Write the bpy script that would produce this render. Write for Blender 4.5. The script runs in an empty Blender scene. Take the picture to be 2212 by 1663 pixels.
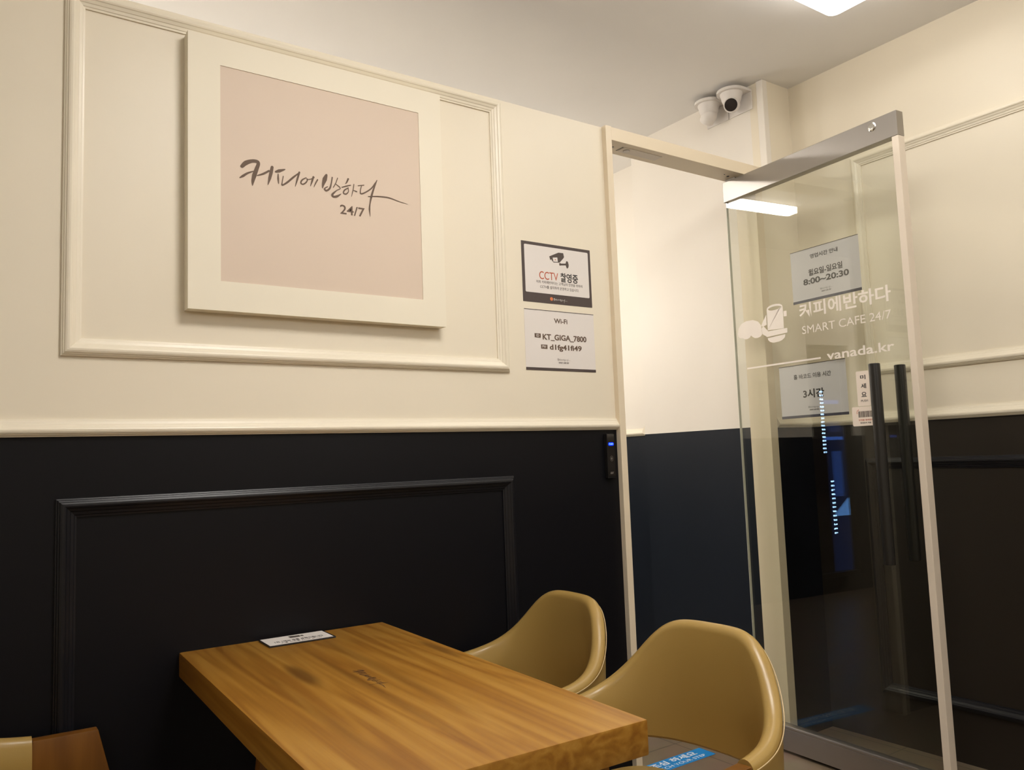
import bpy, bmesh, math, random
from mathutils import Vector, Matrix
random.seed(4)
sc = bpy.context.scene
C = sc.collection
# ---------------------------------------------------------------- camera
CAMH = 1.1575
R = Vector((0.82223734, -0.5679612, -0.03668573)); U = Vector((-0.02196625, -0.09607803, 0.9951314)); F = Vector((0.56872071, 0.81742834, 0.09147492))
cam = bpy.data.cameras.new('camera'); camo = bpy.data.objects.new('camera', cam); C.objects.link(camo)
cam.sensor_width = 36; cam.lens = 36 * 1738.9 / 2212; cam.clip_start = 0.02
camo.matrix_world = Matrix(((R.x, U.x, -F.x, 0), (R.y, U.y, -F.y, 0), (R.z, U.z, -F.z, CAMH), (0, 0, 0, 1)))
sc.camera = camo
# ---------------------------------------------------------------- world, view
w = bpy.data.worlds.new('night'); sc.world = w; w.use_nodes = True
w.node_tree.nodes['Background'].inputs[0].default_value = (0.01, 0.014, 0.03, 1)
w.node_tree.nodes['Background'].inputs[1].default_value = 0.5
sc.view_settings.view_transform = 'Standard'; sc.view_settings.look = 'None'
sc.view_settings.exposure = 0.0; sc.view_settings.gamma = 1; sc.view_settings.use_curve_mapping = False
sc.cycles.max_bounces = 12; sc.cycles.transparent_max_bounces = 16; sc.cycles.use_denoising = True
LAMP_ROOM, LAMP_TABLE, LAMP_REAR, LAMP_HALL, FILL_GLOBE, FILL_GLOBE_HALL = 5.6, 32.0, 6.0, 66.0, 26.0, 15.0     # brightness of the ceiling lamps and added fill globes (built below)
# main heights and planes (metres)
YA = 2.12; YB = 2.195; ZA = 2.346; XB = 3.039; ZC = 2.762; RAIL0, RAIL1 = 1.2465, 1.287
XV = 2.862; XV2 = 3.075; YV = 2.957; YOUT = 4.35
# ---------------------------------------------------------------- helpers
def lin(c):
    return tuple((x / 12.92 if x <= .04045 else ((x + .055) / 1.055) ** 2.4) for x in c)
def rgb(r, g, b): return (*lin((r / 255, g / 255, b / 255)), 1)
def mat(name, col, rough=.5, metal=0, bump=0, bscale=200, spec=.5, emit=None, estr=0, coat=0):
    m = bpy.data.materials.new(name); m.use_nodes = True; nt = m.node_tree; p = nt.nodes['Principled BSDF']
    p.inputs['Base Color'].default_value = col; p.inputs['Roughness'].default_value = rough; p.inputs['Metallic'].default_value = metal
    p.inputs['Specular IOR Level'].default_value = spec; p.inputs['Coat Weight'].default_value = coat
    if emit: p.inputs['Emission Color'].default_value = emit; p.inputs['Emission Strength'].default_value = estr
    tc = nt.nodes.new('ShaderNodeTexCoord'); n = nt.nodes.new('ShaderNodeTexNoise'); n.inputs['Scale'].default_value = bscale
    n.inputs['Detail'].default_value = 3
    nt.links.new(tc.outputs['Object'], n.inputs['Vector'])
    if bump:
        b = nt.nodes.new('ShaderNodeBump'); b.inputs['Strength'].default_value = bump; b.inputs['Distance'].default_value = .002
        nt.links.new(n.outputs['Fac'], b.inputs['Height']); nt.links.new(b.outputs['Normal'], p.inputs['Normal'])
    # faint tone variation so that nothing is perfectly flat
    n2 = nt.nodes.new('ShaderNodeTexNoise'); n2.inputs['Scale'].default_value = 3; nt.links.new(tc.outputs['Object'], n2.inputs['Vector'])
    mx = nt.nodes.new('ShaderNodeMix'); mx.data_type = 'RGBA'; mx.inputs['A'].default_value = tuple(x * .965 for x in col[:3]) + (1,)
    mx.inputs['B'].default_value = tuple(min(1, x * 1.03) for x in col[:3]) + (1,)
    nt.links.new(n2.outputs['Fac'], mx.inputs['Factor']); nt.links.new(mx.outputs['Result'], p.inputs['Base Color'])
    return m
def wood(name, c1, c2, c3, axis='Y', knots=(), rough=.38):
    m = bpy.data.materials.new(name); m.use_nodes = True; nt = m.node_tree; p = nt.nodes['Principled BSDF']; L = nt.links
    p.inputs['Roughness'].default_value = rough
    tc = nt.nodes.new('ShaderNodeTexCoord'); mp = nt.nodes.new('ShaderNodeMapping')
    s = {'Y': (11, .55, 14), 'Z': (7, 7, .8), 'X': (.8, 6, 6)}[axis]
    mp.inputs['Scale'].default_value = s; L.new(tc.outputs['Object'], mp.inputs['Vector'])
    n = nt.nodes.new('ShaderNodeTexNoise'); n.inputs['Scale'].default_value = 1.1; n.inputs['Detail'].default_value = 2; n.inputs['Distortion'].default_value = .35
    L.new(mp.outputs['Vector'], n.inputs['Vector'])
    sine = nt.nodes.new('ShaderNodeMath'); sine.operation = 'MULTIPLY'; sine.inputs[1].default_value = 46; L.new(n.outputs['Fac'], sine.inputs[0])
    si = nt.nodes.new('ShaderNodeMath'); si.operation = 'SINE'; L.new(sine.outputs[0], si.inputs[0])
    ad = nt.nodes.new('ShaderNodeMath'); ad.operation = 'MULTIPLY_ADD'; ad.inputs[1].default_value = .12; ad.inputs[2].default_value = 0; L.new(si.outputs[0], ad.inputs[0])
    n3 = nt.nodes.new('ShaderNodeTexNoise'); n3.inputs['Scale'].default_value = 1.0; n3.inputs['Detail'].default_value = 6; n3.inputs['Roughness'].default_value = .65
    mp3 = nt.nodes.new('ShaderNodeMapping'); mp3.inputs['Scale'].default_value = tuple(x * (3.2 if x > 2 else 1.2) for x in s); L.new(tc.outputs['Object'], mp3.inputs['Vector']); L.new(mp3.outputs['Vector'], n3.inputs['Vector'])
    sm = nt.nodes.new('ShaderNodeMath'); sm.operation = 'ADD'; L.new(ad.outputs[0], sm.inputs[0]); L.new(n3.outputs['Fac'], sm.inputs[1])
    cr = nt.nodes.new('ShaderNodeValToRGB'); L.new(sm.outputs[0], cr.inputs['Fac'])
    cr.color_ramp.elements[0].position = .22; cr.color_ramp.elements[0].color = c1
    cr.color_ramp.elements[1].position = .78; cr.color_ramp.elements[1].color = c3
    e = cr.color_ramp.elements.new(.5); e.color = c2
    out = cr.outputs['Color']
    for (kx, ky, kz, rx, ry, strength) in knots:
        mpk = nt.nodes.new('ShaderNodeMapping'); mpk.vector_type = 'TEXTURE'; mpk.inputs['Location'].default_value = (kx, ky, kz); mpk.inputs['Scale'].default_value = (rx, ry, .5)
        L.new(tc.outputs['Object'], mpk.inputs['Vector'])
        ln = nt.nodes.new('ShaderNodeVectorMath'); ln.operation = 'LENGTH'; L.new(mpk.outputs['Vector'], ln.inputs[0])
        mr = nt.nodes.new('ShaderNodeMapRange'); mr.interpolation_type = 'SMOOTHSTEP'; mr.inputs['From Min'].default_value = 1.15; mr.inputs['From Max'].default_value = .35
        mr.inputs['To Min'].default_value = 0; mr.inputs['To Max'].default_value = strength; L.new(ln.outputs['Value'], mr.inputs['Value'])
        mk = nt.nodes.new('ShaderNodeMix'); mk.data_type = 'RGBA'; mk.inputs['B'].default_value = tuple(x * .5 for x in c1[:3]) + (1,)
        L.new(mr.outputs['Result'], mk.inputs['Factor']); L.new(out, mk.inputs['A']); out = mk.outputs['Result']
    L.new(out, p.inputs['Base Color'])
    return m
def glass_mat(name, tint, boost=1.0):
    m = bpy.data.materials.new(name); m.use_nodes = True; nt = m.node_tree; nt.nodes.clear()
    o = nt.nodes.new('ShaderNodeOutputMaterial'); mx = nt.nodes.new('ShaderNodeMixShader'); t = nt.nodes.new('ShaderNodeBsdfTransparent')
    g = nt.nodes.new('ShaderNodeBsdfGlossy'); g.inputs['Roughness'].default_value = 0.0; t.inputs[0].default_value = tint
    # Schlick reflectance of glass, the same from both sides of the pane
    geo = nt.nodes.new('ShaderNodeNewGeometry'); dt = nt.nodes.new('ShaderNodeVectorMath'); dt.operation = 'DOT_PRODUCT'
    nt.links.new(geo.outputs['Normal'], dt.inputs[0]); nt.links.new(geo.outputs['Incoming'], dt.inputs[1])
    prev = dt.outputs['Value']
    for op, k in (('ABSOLUTE', None), ('SUBTRACT', 1.0), ('POWER', 5.0), ('MULTIPLY_ADD', .957)):
        n = nt.nodes.new('ShaderNodeMath'); n.operation = op; n.use_clamp = op != 'ABSOLUTE'
        if op == 'SUBTRACT': n.inputs[0].default_value = 1.0; nt.links.new(prev, n.inputs[1])
        else:
            nt.links.new(prev, n.inputs[0])
            if k is not None: n.inputs[1].default_value = k
            if op == 'MULTIPLY_ADD': n.inputs[2].default_value = .043 * boost
        prev = n.outputs[0]
    nt.links.new(prev, mx.inputs[0]); nt.links.new(t.outputs[0], mx.inputs[1]); nt.links.new(g.outputs[0], mx.inputs[2])
    nt.links.new(mx.outputs[0], o.inputs[0])
    return m
def emis(name, col, s):
    m = bpy.data.materials.new(name); m.use_nodes = True; nt = m.node_tree; nt.nodes.clear()
    o = nt.nodes.new('ShaderNodeOutputMaterial'); e = nt.nodes.new('ShaderNodeEmission'); e.inputs[0].default_value = col; e.inputs[1].default_value = s
    nt.links.new(e.outputs[0], o.inputs[0]); return m
def obj(name, me, mats, parent=None):
    o = bpy.data.objects.new(name, me); C.objects.link(o)
    for m in (mats if isinstance(mats, (list, tuple)) else [mats]): me.materials.append(m)
    if parent: o.parent = parent
    return o
def bmo(name, bm, mats, parent=None, smooth=False):
    me = bpy.data.meshes.new(name); bmesh.ops.recalc_face_normals(bm, faces=bm.faces); bm.to_mesh(me); bm.free()
    if smooth: me.polygons.foreach_set('use_smooth', [True] * len(me.polygons)); 
    if smooth: me.set_sharp_from_angle(angle=math.radians(38))
    return obj(name, me, mats, parent)
def box(bm, a, b, mi=0, bev=0, M=None):
    a = Vector(a); b = Vector(b)
    v = [bm.verts.new((x, y, z)) for x in (a.x, b.x) for y in (a.y, b.y) for z in (a.z, b.z)]
    fs = [bm.faces.new([v[i] for i in q]) for q in ((0, 1, 3, 2), (4, 6, 7, 5), (0, 4, 5, 1), (2, 3, 7, 6), (0, 2, 6, 4), (1, 5, 7, 3))]
    for f_ in fs: f_.material_index = mi
    bmesh.ops.recalc_face_normals(bm, faces=fs)
    if bev:
        es = list({e for f_ in fs for e in f_.edges})
        r = bmesh.ops.bevel(bm, geom=es, offset=bev, segments=2, affect='EDGES', profile=.6)
        v = list({x for f_ in r['faces'] for x in f_.verts} | {x for x in v if x.is_valid})
        for f_ in {f_ for x in v for f_ in x.link_faces}: f_.material_index = mi
    if M is not None: bmesh.ops.transform(bm, matrix=M, verts=[x for x in v if x.is_valid])
def prism(bm, pts, dirv, mi=0, bev=0):
    """extrude a closed 3-D outline along dirv"""
    d = Vector(dirv); a = [bm.verts.new(p) for p in pts]; b = [bm.verts.new(Vector(p) + d) for p in pts]; n = len(pts)
    fs = [bm.faces.new(a), bm.faces.new(b[::-1])] + [bm.faces.new((a[i], b[i], b[(i + 1) % n], a[(i + 1) % n])) for i in range(n)]
    for f_ in fs: f_.material_index = mi
    if bev: bmesh.ops.bevel(bm, geom=list({e for f_ in fs for e in f_.edges}), offset=bev, segments=2, affect='EDGES', profile=.6)
def tube(bm, pts, r, seg=12, cap=True, mi=0):
    pts = [Vector(p) for p in pts]; rings = []
    for i, p in enumerate(pts):
        t = (pts[min(i + 1, len(pts) - 1)] - pts[max(i - 1, 0)]).normalized()
        s = t.cross(Vector((0, 0, 1))); s = s.normalized() if s.length > 1e-3 else Vector((1, 0, 0)); q = s.cross(t)
        rr = r[i] if isinstance(r, (list, tuple)) else r
        rings.append([bm.verts.new(p + rr * (math.cos(a) * s + math.sin(a) * q)) for a in [2 * math.pi * k / seg for k in range(seg)]])
    for a, b in zip(rings, rings[1:]):
        for k in range(seg): f_ = bm.faces.new((a[k], a[(k + 1) % seg], b[(k + 1) % seg], b[k])); f_.material_index = mi
    if cap:
        for q in (rings[0][::-1], rings[-1]): bm.faces.new(q).material_index = mi
def lathe(bm, prof, origin, axis=(0, 0, 1), seg=36, mi=0):
    ax = Vector(axis).normalized(); s = ax.cross(Vector((0, 0, 1))); s = s.normalized() if s.length > 1e-3 else Vector((1, 0, 0)); q = ax.cross(s); o = Vector(origin)
    rings = [[bm.verts.new(o + ax * h + max(r, 1e-5) * (math.cos(a) * s + math.sin(a) * q)) for a in [2 * math.pi * k / seg for k in range(seg)]] for r, h in prof]
    for a, b in zip(rings, rings[1:]):
        for k in range(seg): f_ = bm.faces.new((a[k], a[(k + 1) % seg], b[(k + 1) % seg], b[k])); f_.material_index = mi
    for q_ in (rings[0][::-1], rings[-1]): bm.faces.new(q_).material_index = mi
def empty(name, loc=(0, 0, 0), rz=0):
    o = bpy.data.objects.new(name, None); o.empty_display_size = .05; C.objects.link(o); o.location = loc; o.rotation_euler = (0, 0, rz); return o
def tag(o, label, cat, group=None):
    o['label'] = label; o['category'] = cat
    if group: o['group'] = group
    return o
def struct(o): o['kind'] = 'structure'; return o
class Frame:
    """a flat surface: origin, right, up and outward normal"""
    def __init__(s, o, ex, ey, en): s.o, s.ex, s.ey, s.en = Vector(o), Vector(ex).normalized(), Vector(ey).normalized(), Vector(en).normalized()
    def P(s, x, y, n=0): return s.o + s.ex * x + s.ey * y + s.en * n
def flat_text(name, body, fr, x0, x1, y0, y1, m, parent, bold=0, n=.0006, shear=0, italic=0):
    cu = bpy.data.curves.new('lettering', 'FONT'); cu.body = body; cu.size = 1; cu.offset = bold; cu.shear = italic; cu.resolution_u = 4
    t = bpy.data.objects.new('lettering_curve', cu); C.objects.link(t); bpy.context.view_layer.update()
    me = bpy.data.meshes.new_from_object(t.evaluated_get(bpy.context.evaluated_depsgraph_get()))
    bpy.data.objects.remove(t); bpy.data.curves.remove(cu)
    me.materials.clear()
    xs = [v.co.x for v in me.vertices]; ys = [v.co.y for v in me.vertices]
    a, b, c, d = min(xs), max(xs), min(ys), max(ys)
    for v in me.vertices:
        x = x0 + (v.co.x - a) / (b - a) * (x1 - x0); y = y0 + (v.co.y - c) / (d - c) * (y1 - y0) + shear * (x - x0)
        v.co = fr.P(x, y, n)
    # give the ink a hair of thickness
    bm = bmesh.new(); bm.from_mesh(me); bpy.data.meshes.remove(me)
    for f_ in bm.faces: f_.smooth = False
    r = bmesh.ops.extrude_face_region(bm, geom=list(bm.faces)); bmesh.ops.translate(bm, vec=-fr.en * .0004, verts=[g for g in r['geom'] if isinstance(g, bmesh.types.BMVert)])
    return bmo(name, bm, m, parent)
def poly(bm, fr, pts, n=.0006, t=.0004, mi=0):
    prism(bm, [fr.P(x, y, n - t) for x, y in pts], fr.en * t, mi)
def rrect(x0, x1, y0, y1, r, k=5):
    out = []
    for cx, cy, a0 in ((x1 - r, y1 - r, 0), (x0 + r, y1 - r, 90), (x0 + r, y0 + r, 180), (x1 - r, y0 + r, 270)):
        for i in range(k + 1): a = math.radians(a0 + 90 * i / k); out.append((cx + r * math.cos(a), cy + r * math.sin(a)))
    return out
STROKES = [[[58,310,6.3],[68,321,8.1],[84,329,6.3],[97,330,6.3],[101,325,6.3],[96,309,7.2],[90,291,8.1],[86,274,5.4],[85,262,0.9]],[[52,278,1.8],[60,284,4.5],[71,293,3.6],[82,299,2.7],[90,303,0.9]],[[98,292,1.8],[113,299,3.6],[129,310,3.6]],[[138,322,5.4],[135,307,6.3],[131,290,5.4],[126,271,0.9]],[[147,311,2.7],[157,315,6.3],[173,322,1.8]],[[154,306,1.8],[154,294,3.6],[155,280,1.8]],[[168,302,1.8],[165,285,1.8],[165,277,2.7],[178,286,3.6],[195,303,3.6],[214,321,1.8]],[[213,321,3.6],[207,300,3.6],[201,279,0.9]],[[232,309,1.8],[221,301,2.7],[217,292,2.7],[223,289,2.7],[232,296,2.7],[236,305,1.8],[231,309,0.9]],[[234,304,1.8],[247,308,1.8],[254,314,3.6]],[[253,315,3.6],[249,302,3.6],[244,287,0.9]],[[265,309,2.7],[259,298,2.7],[254,286,0.9]],[[291,327,4.5],[286,314,9.0],[281,299,5.4],[279,288,1.8]],[[308,323,2.7],[305,306,2.7],[300,290,3.6],[290,282,3.6],[285,287,2.7],[294,294,1.8]],[[324,324,1.8],[318,308,1.8],[311,295,1.8]],[[318,306,1.8],[332,296,1.8],[320,287,1.8],[308,274,4.5],[311,268,4.5],[322,271,4.5],[334,280,0.9]],[[356,327,3.6],[351,316,2.7],[347,311,0.9]],[[336,299,1.8],[350,305,2.7],[363,310,1.8]],[[356,301,1.8],[344,292,2.7],[341,283,2.7],[349,282,2.7],[356,290,1.8],[355,300,1.8]],[[373,314,1.8],[370,296,1.8],[365,277,0.9]],[[372,296,1.8],[381,294,2.7]],[[386,312,1.8],[404,317,1.8]],[[397,315,1.8],[393,300,1.8],[394,290,2.7],[408,296,2.7],[427,311,2.7],[440,329,2.7],[446,338,0.9]],[[445,338,1.8],[434,310,3.6],[427,288,4.5],[422,266,2.7],[420,248,3.6],[422,227,0.6]],[[417,285,1.8],[446,290,2.7],[481,292,2.7],[514,286,1.8],[543,282,0.6]]]
def script_logo(name, fr, x0, y0, scale, m, parent, n=.0006, fat=1.0):
    """the hand-brushed shop name; its strokes are in millimetres of the big sign"""
    bm = bmesh.new()
    for k, st in enumerate(STROKES):
        P = [Vector((a, b)) for a, b, _ in st]; W = [c for _, _, c in st]
        # Catmull-Rom refine
        pts, ws = [], []
        for i in range(len(P) - 1):
            p0 = P[max(i - 1, 0)]; p1 = P[i]; p2 = P[i + 1]; p3 = P[min(i + 2, len(P) - 1)]
            for j in range(5):
                t = j / 5; pts.append(.5 * ((2 * p1) + (-p0 + p2) * t + (2 * p0 - 5 * p1 + 4 * p2 - p3) * t * t + (-p0 + 3 * p1 - 3 * p2 + p3) * t ** 3)); ws.append(W[i] + (W[i + 1] - W[i]) * t)
        pts.append(P[-1]); ws.append(W[-1])
        row = []
        for i, p in enumerate(pts):
            d = (pts[min(i + 1, len(pts) - 1)] - pts[max(i - 1, 0)]).normalized(); q = Vector((-d.y, d.x)) * max(ws[i] * fat, .9) / 2
            row.append([bm.verts.new(fr.P(x0 + (a.x - 52) / 1000 * scale, y0 + (a.y - 262) / 1000 * scale, n + .00002 * (k % 5))) for a in (p + q, p - q)])
        for a, b in zip(row, row[1:]): bm.faces.new((a[0], a[1], b[1], b[0]))
        for e in (0, -1):   # rounded ends
            p = pts[e]; r = max(ws[e] * fat, .9) / 2
            bm.faces.new([bm.verts.new(fr.P(x0 + (p.x + r * math.cos(a) - 52) / 1000 * scale, y0 + (p.y + r * math.sin(a) - 262) / 1000 * scale, n + .00002 * (k % 5) + .00001)) for a in [2 * math.pi * i / 10 for i in range(10)]])
    return bmo(name, bm, m, parent)
# ---------------------------------------------------------------- materials
CREAM = mat('cream_paint', (.83, .755, .61, 1), .42, bump=.05, bscale=60)
CREAM_TRIM = mat('cream_trim_paint', (.84, .77, .625, 1), .35)
NAVY = mat('navy_paint', (.0036, .0036, .0055, 1), .42, bump=.05, bscale=60, spec=.22)
NAVY_LIT_H = mat('navy_paint_cool_lit', (.0085, .0120, .0190, 1), .42, bump=.05, bscale=60, spec=.3)  # navy with the hall's brighter, bluish light painted into the colour
NAVY_LIT_R = mat('navy_paint_warm_lit', (.0180, .0135, .0095, 1), .42, bump=.05, bscale=60, spec=.35)  # navy with the right wall's brighter, browner light put into the colour
NAVY_TRIM = mat('navy_trim_paint', (.0065, .0065, .0090, 1), .36, spec=.35)
CEIL = mat('ceiling_paint', (.85, .83, .80, 1), .8)
HALLP = mat('hall_cream_paint', (.84, .79, .71, 1), .5)
FRAMEP = mat('cream_steel_frame', (.80, .69, .52, 1), .38)
STEEL = mat('brushed_steel', (.37, .35, .325, 1), .36, metal=1)
STEEL_D = mat('satin_steel', (.40, .37, .34, 1), .42, metal=1)
STILE = mat('beige_stile', (.72, .63, .52, 1), .35)
BLACKM = mat('black_metal', (.012, .011, .010, 1), .32)
CHROME = mat('chrome', (.8, .8, .78, 1), .12, metal=1)
WHITEP = mat('white_plastic', (.78, .74, .70, 1), .38)
DARKP = mat('dark_plastic', (.012, .011, .011, 1), .2)
PAPER = mat('white_paper', (.78, .73, .69, 1), .7)
PAPER2 = mat('white_paper_behind_glass', (.70, .67, .71, 1), .7)
CARD = mat('taupe_print', (.70, .57, .46, 1), .6)
BOARD = mat('cream_canvas_box', (.85, .785, .64, 1), .6)
INKB = mat('brown_ink', (.135, .088, .060, 1), .7)
INK = mat('grey_brown_ink', (.085, .065, .055, 1), .7)
INKD = mat('dark_ink', (.045, .038, .036, 1), .7)
BAR = mat('charcoal_band', (.075, .055, .05, 1), .6)
BARB = mat('slate_band', (.065, .062, .095, 1), .6)
RED = mat('red_ink', (.50, .10, .04, 1), .7)
ORANGE = mat('orange_ink', (.75, .22, .08, 1), .7)
DECAL = mat('white_vinyl', (.82, .75, .67, 1), .6)
STICKW = mat('white_sticker', (.80, .70, .60, 1), .5)
BLUEV = mat('blue_sticker', (.01, .20, .52, 1), .5)
WHITEV = mat('white_print', (.62, .66, .72, 1), .6)
LEATHER = mat('beige_leatherette', (.385, .250, .072, 1), .33, bump=.08, bscale=420)
PIPING = mat('pale_piping', (.60, .45, .24, 1), .45)
TOP_W = wood('table_wood', (.235, .090, .008, 1), (.335, .152, .017, 1), (.42, .218, .036, 1), 'Y',
             knots=((-.098, .130, .719, .024, .125, .8), (.237, .150, .719, .014, .125, .7), (.055, .12, .719, .020, .55, .32), (-.02, -.05, .719, .014, .45, .35), (-.16, -.1, .719, .018, .5, .25)))
EDGE_W = wood('chair_wood', (.115, .040, .004, 1), (.16, .060, .006, 1), (.21, .085, .011, 1), 'Z')
BURN = mat('burnt_mark', (.085, .035, .015, 1), .6)
def tile_mat():
    m = bpy.data.materials.new('taupe_floor_tile'); m.use_nodes = True; nt = m.node_tree; p = nt.nodes['Principled BSDF']; L = nt.links
    tc = nt.nodes.new('ShaderNodeTexCoord'); b = nt.nodes.new('ShaderNodeTexBrick'); b.offset = 0; b.inputs['Scale'].default_value = 1
    b.inputs['Brick Width'].default_value = .6; b.inputs['Row Height'].default_value = .6; b.inputs['Mortar Size'].default_value = .003
    b.inputs['Color1'].default_value = (.20, .150, .100, 1); b.inputs['Color2'].default_value = (.21, .157, .105, 1); b.inputs['Mortar'].default_value = (.10, .075, .05, 1)
    L.new(tc.outputs['Object'], b.inputs['Vector']); n = nt.nodes.new('ShaderNodeTexNoise'); n.inputs['Scale'].default_value = 6; n.inputs['Detail'].default_value = 6
    L.new(tc.outputs['Object'], n.inputs['Vector']); mx = nt.nodes.new('ShaderNodeMix'); mx.data_type = 'RGBA'; mx.blend_type = 'MULTIPLY'; mx.inputs['Factor'].default_value = .35
    L.new(b.outputs['Color'], mx.inputs['A']); L.new(n.outputs['Color'], mx.inputs['B']); L.new(mx.outputs['Result'], p.inputs['Base Color']); p.inputs['Roughness'].default_value = .35
    return m
TILE = tile_mat()
GLASS = glass_mat('door_glass', (.925, .935, .905, 1), 1.0)
# ---------------------------------------------------------------- room shell
bm = bmesh.new(); box(bm, (-3.2, -3.4, -.1), (3.5, 5.2, 0)); struct(bmo('floor', bm, TILE))
bm = bmesh.new(); box(bm, (-3.2, -3.4, ZC), (3.5, 4.5, ZC + .1)); struct(bmo('ceiling', bm, CEIL))
def two_tone(name, a, b, split, mats=(CREAM, NAVY)):
    bm = bmesh.new(); box(bm, (a[0], a[1], a[2]), (b[0], b[1], split), 1); box(bm, (a[0], a[1], split), (b[0], b[1], b[2]), 0)
    return struct(bmo(name, bm, list(mats)))
two_tone('wall_back', (-3.1, YA, 0), (1.914, YB, ZA), RAIL0)
bm = bmesh.new(); box(bm, (2.781, YA, 0), (XB, YA + .075, RAIL0), 1); box(bm, (2.781, YA, RAIL0), (XB, YA + .075, ZA), 0); box(bm, (XV, YA, ZA), (XB, YA + .075, ZC), 0)
struct(bmo('wall_corner', bm, [CREAM, NAVY]))
two_tone('wall_right', (XB, -3.3, 0), (XB + .12, YA + .075, ZC), RAIL0, (CREAM, NAVY_LIT_R))
two_tone('wall_left', (-3.2, -3.3, 0), (-3.1, YA, ZC), .1)
two_tone('wall_front', (-3.2, -3.4, 0), (XB + .12, -3.3, ZC), .1)
# hall beyond the doorway
two_tone('wall_hall_pier', (XV, YA + .075, 0), (XV2, YV, ZC), 1.2565, (HALLP, NAVY_LIT_H))
two_tone('wall_hall_right', (XV2, YV - .3, 0), (XV2 + .1, YOUT, ZC), 1.2565, (HALLP, NAVY_LIT_H))
two_tone('wall_hall_left', (-1.6, YB, 0), (-1.5, YOUT, ZC), RAIL0, (HALLP, NAVY_LIT_H))
WX0, WX1, WZ0, WZ1 = -.55, -.08, .12, 2.0
bm = bmesh.new()
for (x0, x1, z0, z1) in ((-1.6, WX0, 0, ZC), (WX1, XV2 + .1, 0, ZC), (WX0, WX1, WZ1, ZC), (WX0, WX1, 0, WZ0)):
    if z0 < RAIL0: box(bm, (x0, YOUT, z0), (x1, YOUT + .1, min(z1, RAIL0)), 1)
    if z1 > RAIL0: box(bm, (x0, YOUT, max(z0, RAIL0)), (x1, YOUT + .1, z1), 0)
struct(bmo('wall_hall_end', bm, [HALLP, NAVY_LIT_H]))
# ---- mouldings: profile = (distance inward from the outer edge, height off the wall)
PROF = [(0, 0), (0, .007), (.003, .0085), (.0042, .012), (.0075, .0135), (.0085, .0165), (.0125, .0185), (.017, .019), (.0205, .0175), (.0225, .0150), (.029, .0115), (.0305, .0095), (.037, .0075), (.0385, .0055), (.043, .0045), (.043, 0)]
def ring_mould(name, m, fr, x0, x1, y0, y1, w=.043):
    bm = bmesh.new(); s = w / .043; rings = []
    for d, h in PROF:
        d *= s; rings.append([bm.verts.new(fr.P(x, y, h)) for x, y in ((x0 + d, y0 + d), (x1 - d, y0 + d), (x1 - d, y1 - d), (x0 + d, y1 - d))])
    for a, b in zip(rings, rings[1:]):
        for k in range(4): bm.faces.new((a[k], a[(k + 1) % 4], b[(k + 1) % 4], b[k]))
    return struct(bmo(name, bm, m))
def rail(name, m, pts, z0, z1, flip=False, ends=True):
    """chair rail following a plan polyline; pts = [(x,y,outward normal x,y)...]; bottom of rail at z0"""
    bm = bmesh.new(); s = (z1 - z0) / .043; rings = []
    for (x, y, nx, ny) in pts: rings.append([bm.verts.new((x + nx * h, y + ny * h, z0 + d * s)) for d, h in PROF])
    n = len(PROF)
    for a, b in zip(rings, rings[1:]):
        for k in range(n - 1): bm.faces.new((a[k], a[k + 1], b[k + 1], b[k]))
    for q in (rings[0], rings[-1][::-1]): bm.faces.new(q)
    return struct(bmo(name, bm, m))
FA = Frame((0, YA, 0), (1, 0, 0), (0, 0, 1), (0, -1, 0))
FB = Frame((XB, 0, 0), (0, -1, 0), (0, 0, 1), (-1, 0, 0))
ring_mould('trim_1', CREAM_TRIM, FA, .199, 1.465, 1.435, 2.336)
ring_mould('trim_2', NAVY_TRIM, FA, .194, 1.465, .19, 1.104)
ring_mould('trim_3', CREAM_TRIM, FB, -1.845, .35, 1.440, 2.346)
ring_mould('trim_4', NAVY_TRIM, FB, -1.880, .35, .19, 1.108)
ring_mould('trim_9', CREAM_TRIM, FA, -2.9, -.25, 1.435, 2.336)
ring_mould('trim_10', NAVY_TRIM, FA, -2.9, -.25, .19, 1.104)
ring_mould('trim_11', CREAM_TRIM, FB, .75, 3.0, 1.440, 2.346)
ring_mould('trim_12', NAVY_TRIM, FB, .75, 3.0, .19, 1.108)
rail('trim_5', CREAM_TRIM, [(-3.1, YA, 0, -1), (1.914, YA, 0, -1)], RAIL0, RAIL1)
rail('trim_6', CREAM_TRIM, [(2.800, YA, .0, -1), (XB, YA, -1, -1), (XB, -3.3, -1, 0)], RAIL0, RAIL1 + .004)
rail('trim_7', CREAM_TRIM, [(XV, YV, 0, 1), (XV2, YV, -1, 1), (XV2, YOUT, -1, 0)], 1.2565, 1.297)
# white corner bead beside the small cameras
bm = bmesh.new(); box(bm, (2.853, YA - .004, ZA + .004), (2.885, YA + .030, ZC - .001), bev=.003); struct(bmo('trim_8', bm, HALLP))
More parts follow.
